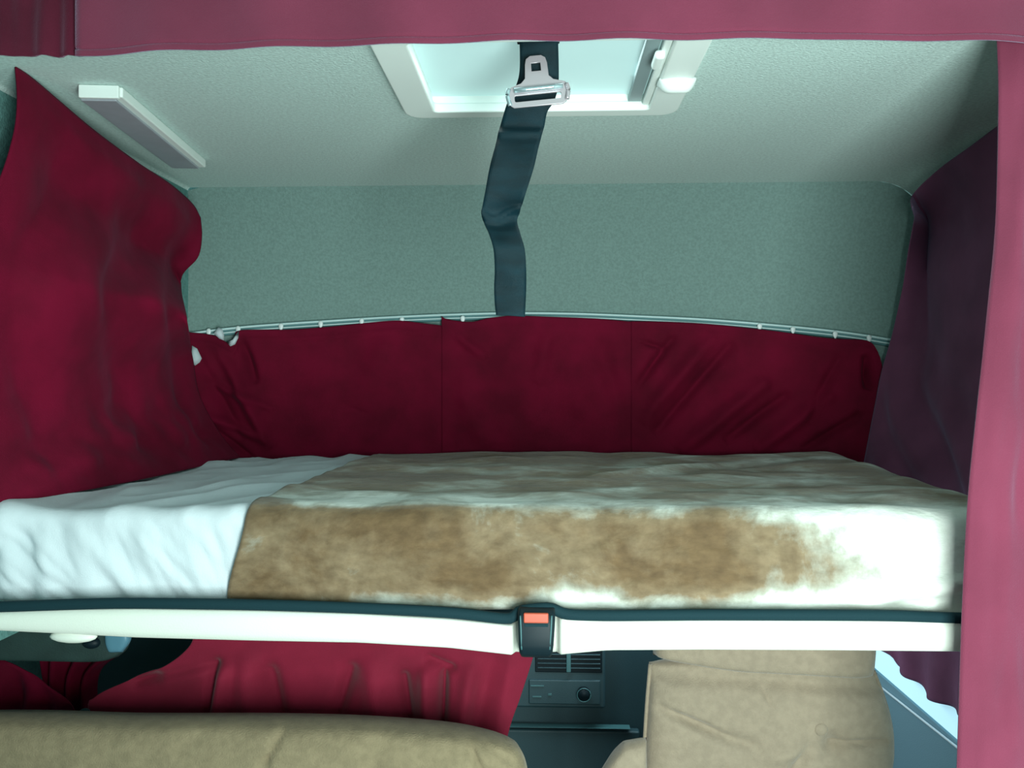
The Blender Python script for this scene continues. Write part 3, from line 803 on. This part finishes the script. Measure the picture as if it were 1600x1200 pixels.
cushion('headrest', [at(1022, 935, YS - .03), at(1362, 935, YS - .03)],
        [at(1020, 1023, YS - .03), at(1060, 1031, YS - .03), at(1150, 1044, YS - .03), at(1250, 1050, YS - .03), at(1330, 1055, YS - .03), at(1363, 1053, YS - .03)],
        [at(1022, 935, YS - .03), at(1020, 1023, YS - .03)], [at(1362, 935, YS - .03), at(1367, 1000, YS - .03), at(1363, 1053, YS - .03)],
        0.045, 50, 30, lambda u, v, p: 0.004 * nz(u * 4, v * 4, 5), M['seat'], st, 10)
bb = at(1283, 1140, YS - .054)
bt = mesh('button', [bb + Vector((0.014 * math.cos(a) * math.cos(b), -0.006 * math.sin(b), 0.014 * math.sin(a) * math.cos(b))) for b in [PI / 2 * j / 5 for j in range(6)] for a in [2 * PI * k / 20 for k in range(20)]],
          [(j * 20 + k, j * 20 + (k + 1) % 20, (j + 1) * 20 + (k + 1) % 20, (j + 1) * 20 + k) for j in range(5) for k in range(20)], M['seat']); part(bt, st)
part(tube('piping', [at(1016, 1038, YS - .012), at(1010, 1110, YS - .012), at(1006, 1200, YS - .012), at(1002, 1420, YS - .012)], 0.004, M['seat'], None, 8), st)
part(tube('piping', [at(1365, 1048, YS - .012), at(1379, 1085, YS - .012), at(1390, 1125, YS - .012), at(1393, 1170, YS - .012), at(1389, 1230, YS - .012), at(1398, 1420, YS - .012)], 0.004, M['seat'], None, 8), st)
cushion('armrest', [at(975, 1160, YS - .12), at(1010, 1152, YS - .12)], [at(915, 1330, YS - .12), at(1010, 1330, YS - .12)],
        [at(975, 1160, YS - .12), at(950, 1190, YS - .12), at(925, 1240, YS - .12), at(915, 1330, YS - .12)], [at(1010, 1152, YS - .12), at(1012, 1330, YS - .12)],
        0.03, 24, 30, lambda u, v, p: 0, M['seat'], st, 6)
a_ = at(1000, 1380, YS).z
box('seat_base', (at(1200, 1300, YS).x, YS - 0.16, a_ - .10), (0.50, 0.46, 0.14), M['seat'], st, bev=0.04, seg=5)
box('pedestal', (at(1200, 1300, YS).x, YS - 0.14, (a_ - .17) / 2), (0.34, 0.34, a_ - .17), M['black'], st, bev=0.01)

YB_ = 1.50
bn = thing('bench', 'wide tan corduroy bench backrest at the bottom left', 'bench', (at(400, 1200, YB_).x, YB_, 0))
CB = [(452, 1127, 425, 1175, 5, .012), (425, 1175, 420, 1230, 7, .008), (735, 1148, 760, 1200, 5, .012), (760, 1152, 800, 1180, 5, .007), (330, 1135, 290, 1165, 9, .004), (600, 1150, 590, 1210, 14, .004)]
def bdisp(u, v, p):
    q = p - Vector((0, 0, CZ)); px = 850 + q.x * F / q.y; py = 595 - q.z * F / q.y
    d = 0
    for x0, y0, x1, y1, wd, am in CB:
        dd, t = segd(px, py, x0, y0, x1, y1); d += am * math.exp(-(dd / wd) ** 2)
    return d + 0.008 * nz(px * .006, py * .01, 111) + 0.004 * nz(px * .02, py * .01, 113)
cushion('backrest', [at(-100, 1113, YB_), at(60, 1115, YB_), at(210, 1120, YB_), at(420, 1121, YB_), at(560, 1125, YB_), at(680, 1134, YB_), at(745, 1144, YB_), at(793, 1155, YB_)],
        [at(-100, 1480, YB_), at(835, 1480, YB_)], [at(-100, 1113, YB_), at(-100, 1480, YB_)],
        [at(793, 1155, YB_), at(813, 1170, YB_), at(824, 1200, YB_), at(830, 1260, YB_), at(835, 1480, YB_)], 0.06, 150, 70, bdisp, M['bench'], bn, 8)
zb = at(0, 1480, YB_).z
box('seat_base', (at(368, 1300, YB_).x, YB_ + 0.0, (zb + 0.02) / 2), (1.0, 0.22, zb + 0.02), M['bench'], bn, bev=0.03)

# ---------------------------------------------------------------- cab: dashboard, red drape, visor, door
YD = 2.42
dsh = thing('dashboard', 'dark teal dashboard with centre console seen below the guard board', 'dashboard', (0.05, YD + .2, 0.2))
a = at(780, 1010, YD); b = at(1010, 1210, YD)
box('body', (-0.27, YD + 0.25, 0.60), (2.3, 0.44, 0.62), M['dash'], dsh, bev=0.03)
# raised radio housing
def pbox(name, x0, y0, x1, y1, Y, th, m, parent, bev=0.003, seg=3):
    a = at(x0, y0, Y); b = at(x1, y1, Y)
    return box(name, ((a.x + b.x) / 2, Y + th / 2, (a.z + b.z) / 2), (abs(b.x - a.x), th, abs(a.z - b.z)), m, parent, bev=bev, seg=seg)
con = pbox('console', 790, 985, 946, 1108, YD - .03, 0.06, M['dash'], dsh, 0.008)
pbox('vent_recess', 836, 1000, 941, 1052, YD - .034, 0.006, M['black'], dsh, .004)
for k in range(4):
    pbox('vent_slat', 840, 1022 + k * 7, 938, 1024.5 + k * 7, YD - .040, 0.008, M['dash'], dsh, .001)
pbox('slider', 885, 1018, 892, 1051, YD - .044, 0.008, M['dash_light'], dsh, .002)['label'] = 'pale slider in the vent'
pbox('fascia', 826, 1062, 938, 1102, YD - .036, 0.012, M['dash_light'] if 0 else M['dash'], dsh, .004)
kb = at(912, 1083, YD - .04)
tube('knob', [kb, kb + Vector((0, -0.016, 0))], 0.019, M['black'], dsh, 24, n=2)
pts = [kb + Vector((0.019 * math.cos(t), -0.016, 0.019 * math.sin(t))) for t in [2 * PI * k / 24 for k in range(25)]]
tube('knob_ring', pts, 0.0014, M['dash_light'], dsh, 6, n=48, up=Vector((0, 1, 0)))
for (x0, y0, x1, y1) in ((829, 1071, 850, 1073), (856, 1084, 862, 1087), (832, 1088, 846, 1090)):
    pbox('switch', x0, y0, x1, y1, YD - .040, 0.006, M['dash_light'], dsh, .0008)
pbox('shelf_lip', 770, 1136, 985, 1139, YD - .02, 0.03, M['dash_light'], dsh, .001)
pbox('lower_panel', 785, 1140, 1000, 1240, YD - .006, 0.03, M['dash'], dsh, .006)

# big red drape hung below the bunk, in front of the windscreen
YR = 1.68
DT = [at(305, 985, YR), at(450, 985, YR), at(700, 990, YR), at(840, 1000, YR)]
DL = [at(305, 985, YR), at(296, 1010, YR), at(262, 1038, YR), at(205, 1062, YR), at(150, 1088, YR), at(140, 1120, YR), at(165, 1300, YR)]
DR = [at(840, 1000, YR), at(829, 1040, YR), at(812, 1092, YR), at(793, 1150, YR), at(760, 1300, YR)]
DB = [at(165, 1300, YR), at(450, 1300, YR), at(760, 1300, YR)]
FOL = [(330, 1045, 318, 1120, 7, .020), (345, 1050, 330, 1125, 12, -.020), (415, 1055, 430, 1125, 14, .020), (380, 1040, 385, 1130, 18, -.016), (545, 1050, 520, 1130, 12, .020), (580, 1045, 590, 1140, 22, -.022),
       (630, 1060, 640, 1140, 9, .020), (693, 1055, 690, 1140, 7, .032), (670, 1030, 705, 1045, 7, .026), (665, 1055, 665, 1140, 12, -.022), (735, 1050, 720, 1150, 14, -.018), (770, 1030, 745, 1150, 16, .016), (800, 1030, 780, 1140, 9, -.016),
       (250, 1060, 300, 1050, 16, -.014), (200, 1075, 330, 1040, 10, .016)]
def dd_(u, v, p):
    q = p - Vector((0, 0, CZ)); px = 850 + q.x * F / q.y; py = 595 - q.z * F / q.y
    d = 0
    for x0, y0, x1, y1, wd, am in FOL:
        e_, t = segd(px, py, x0, y0, x1, y1); d += am * math.exp(-(e_ / wd) ** 2)
    d += 0.012 * nz(px * .012, py * .006, 121)
    return Vector((0, d * min(1, v * 4) * min(1, (1 - u) * 8), 0))
curtain('cab_curtain', DT, DB, DL, DR, 180, 70, dd_, 'bright red cab curtain with upright folds hanging below the bunk', 'cab_curtain')
DT = [at(-40, 1020, 1.74), at(10, 1033, 1.74), at(40, 1048, 1.74), at(80, 1075, 1.74), at(112, 1100, 1.74), at(122, 1128, 1.74)]
curtain('cab_curtain', DT, [at(-40, 1300, 1.74), at(125, 1300, 1.74)], [DT[0], at(-40, 1300, 1.74)], [DT[-1], at(125, 1300, 1.74)], 60, 40,
        lambda u, v, p: Vector((0, 0.02 * math.sin(u * 22) * min(1, v * 5) + .01 * nz(u * 5, v * 5, 7), 0)), 'small dark red cab curtain piece slanting down at bottom left')
DT = [at(60, 1020, 1.90), at(185, 1020, 1.90)]
curtain('cab_curtain', DT, [at(105, 1300, 1.90), at(180, 1300, 1.90)], [DT[0], at(105, 1300, 1.90)], [DT[-1], at(145, 1080, 1.90), at(180, 1300, 1.90)], 40, 40,
        lambda u, v, p: Vector((0, 0.02 * math.sin(u * 20) , 0)), 'shadowed dark curtain tail between the two red cab curtains')

vi = thing('sun_visor', 'dark green sun visor with pale blue end under the guard board', 'sun visor', at(80, 1010, 1.61))
cushion('panel', [at(-80, 965, 1.61), at(60, 968, 1.61), at(190, 965, 1.61)], [at(-80, 1030, 1.61), at(60, 1033, 1.61), at(150, 1034, 1.61), at(185, 1026, 1.61)],
        [at(-80, 965, 1.61), at(-80, 1030, 1.61)], [at(190, 965, 1.61), at(203, 990, 1.61), at(200, 1012, 1.61), at(185, 1026, 1.61)], 0.014, 50, 16, lambda u, v, p: 0, M['visor'], vi, 8)
cushion('end_cover', [at(166, 975, 1.595), at(196, 975, 1.595)], [at(172, 1020, 1.595), at(192, 1019, 1.595)], [at(166, 975, 1.595), at(165, 1000, 1.595), at(172, 1020, 1.595)],
        [at(196, 975, 1.595), at(205, 998, 1.595), at(192, 1019, 1.595)], 0.012, 14, 14, lambda u, v, p: 0, M['visor_tip'], vi, 4)
c0 = at(143, 1004, 1.595)
part(mesh('hinge_boss', [c0 + Vector((0.018 * math.cos(a) * math.cos(b), -0.012 * math.sin(b), 0.012 * math.sin(a) * math.cos(b))) for b in [PI / 2 * j / 5 for j in range(6)] for a in [2 * PI * k / 20 for k in range(20)]],
     [(j * 20 + k, j * 20 + (k + 1) % 20, (j + 1) * 20 + (k + 1) % 20, (j + 1) * 20 + k) for j in range(5) for k in range(20)], M['black']), vi)
# small pale knob glimpsed above the bench
kk = at(132, 1113, 1.66)
kn = thing('gear_lever', 'small teal knob glimpsed in the dark above the bench back', 'lever', (kk.x, 1.66, 0.35))
bm = bmesh.new(); bmesh.ops.create_uvsphere(bm, u_segments=16, v_segments=10, radius=0.011, matrix=Matrix.Translation(kk) @ Matrix.Diagonal((1, 1, .7, 1)))
me = bpy.data.meshes.new('knob'); bm.to_mesh(me); bm.free(); part(link('knob', me, M['dash_light']), kn)
tube('shaft', [kk, (kk.x, 1.68, 0.0)], 0.006, M['black'], kn, 8, n=3)

# right cab door: card, chrome strip, window glow under a small red curtain
XD = 0.935
def onx(px, py, x=XD):
    d = CM @ Vector(((px - 800) / F, (600 - py) / F, -1.0)); return Vector((0, 0, CZ)) + d * (x / d.x)
box('door_1', (XD + .012, 2.1, 0.39), (0.02, 1.2, 0.78), M['door'], bev=0.002); tag(bpy.data.objects['door_1'], kind='structure')
p0 = onx(1382, 1078, XD - .004); p1 = onx(1492, 1165, XD - .004)
dv = (p1 - p0)
ts = thing('chrome_strip', 'thin bright chrome strip along the right cab door', 'trim strip', (p0 + p1) / 2)
tube('strip', [p0 - dv * .5, p1 + dv * .8], 0.003, M['chrome'], ts, 8, n=3)
q0 = onx(1365, 1040); q1 = onx(1490, 1150)
sill = (q0.z + q1.z) / 2
wv = [Vector((XD + .004, 1.55, sill - .004)), Vector((XD + .004, 2.65, sill - .004 )), Vector((XD + .004, 2.55, 1.13)), Vector((XD + .004, 1.55, 1.13))]
wn_ = mesh('window_1', wv, [(0, 1, 2, 3)], M['daylight'], smooth=False); solidify(wn_, 0.003); tag(wn_, kind='structure')
rag = [onx(x, y, XD - .02) for x, y in ((1340, 985), (1385, 1018), (1395, 1038), (1405, 1045), (1418, 1058), (1432, 1068), (1445, 1085), (1465, 1097), (1490, 1108), (1540, 1145))]
R2 = resample(rag, 70)
tp_ = [Vector((XD - .02, p.y, 1.12)) for p in (R2[0], R2[-1])]
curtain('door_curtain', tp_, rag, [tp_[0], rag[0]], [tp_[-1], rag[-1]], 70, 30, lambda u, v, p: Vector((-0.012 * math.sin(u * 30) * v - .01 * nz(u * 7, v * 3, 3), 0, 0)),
        'small purplish red curtain over the right cab door window', 'hazed_curtain')
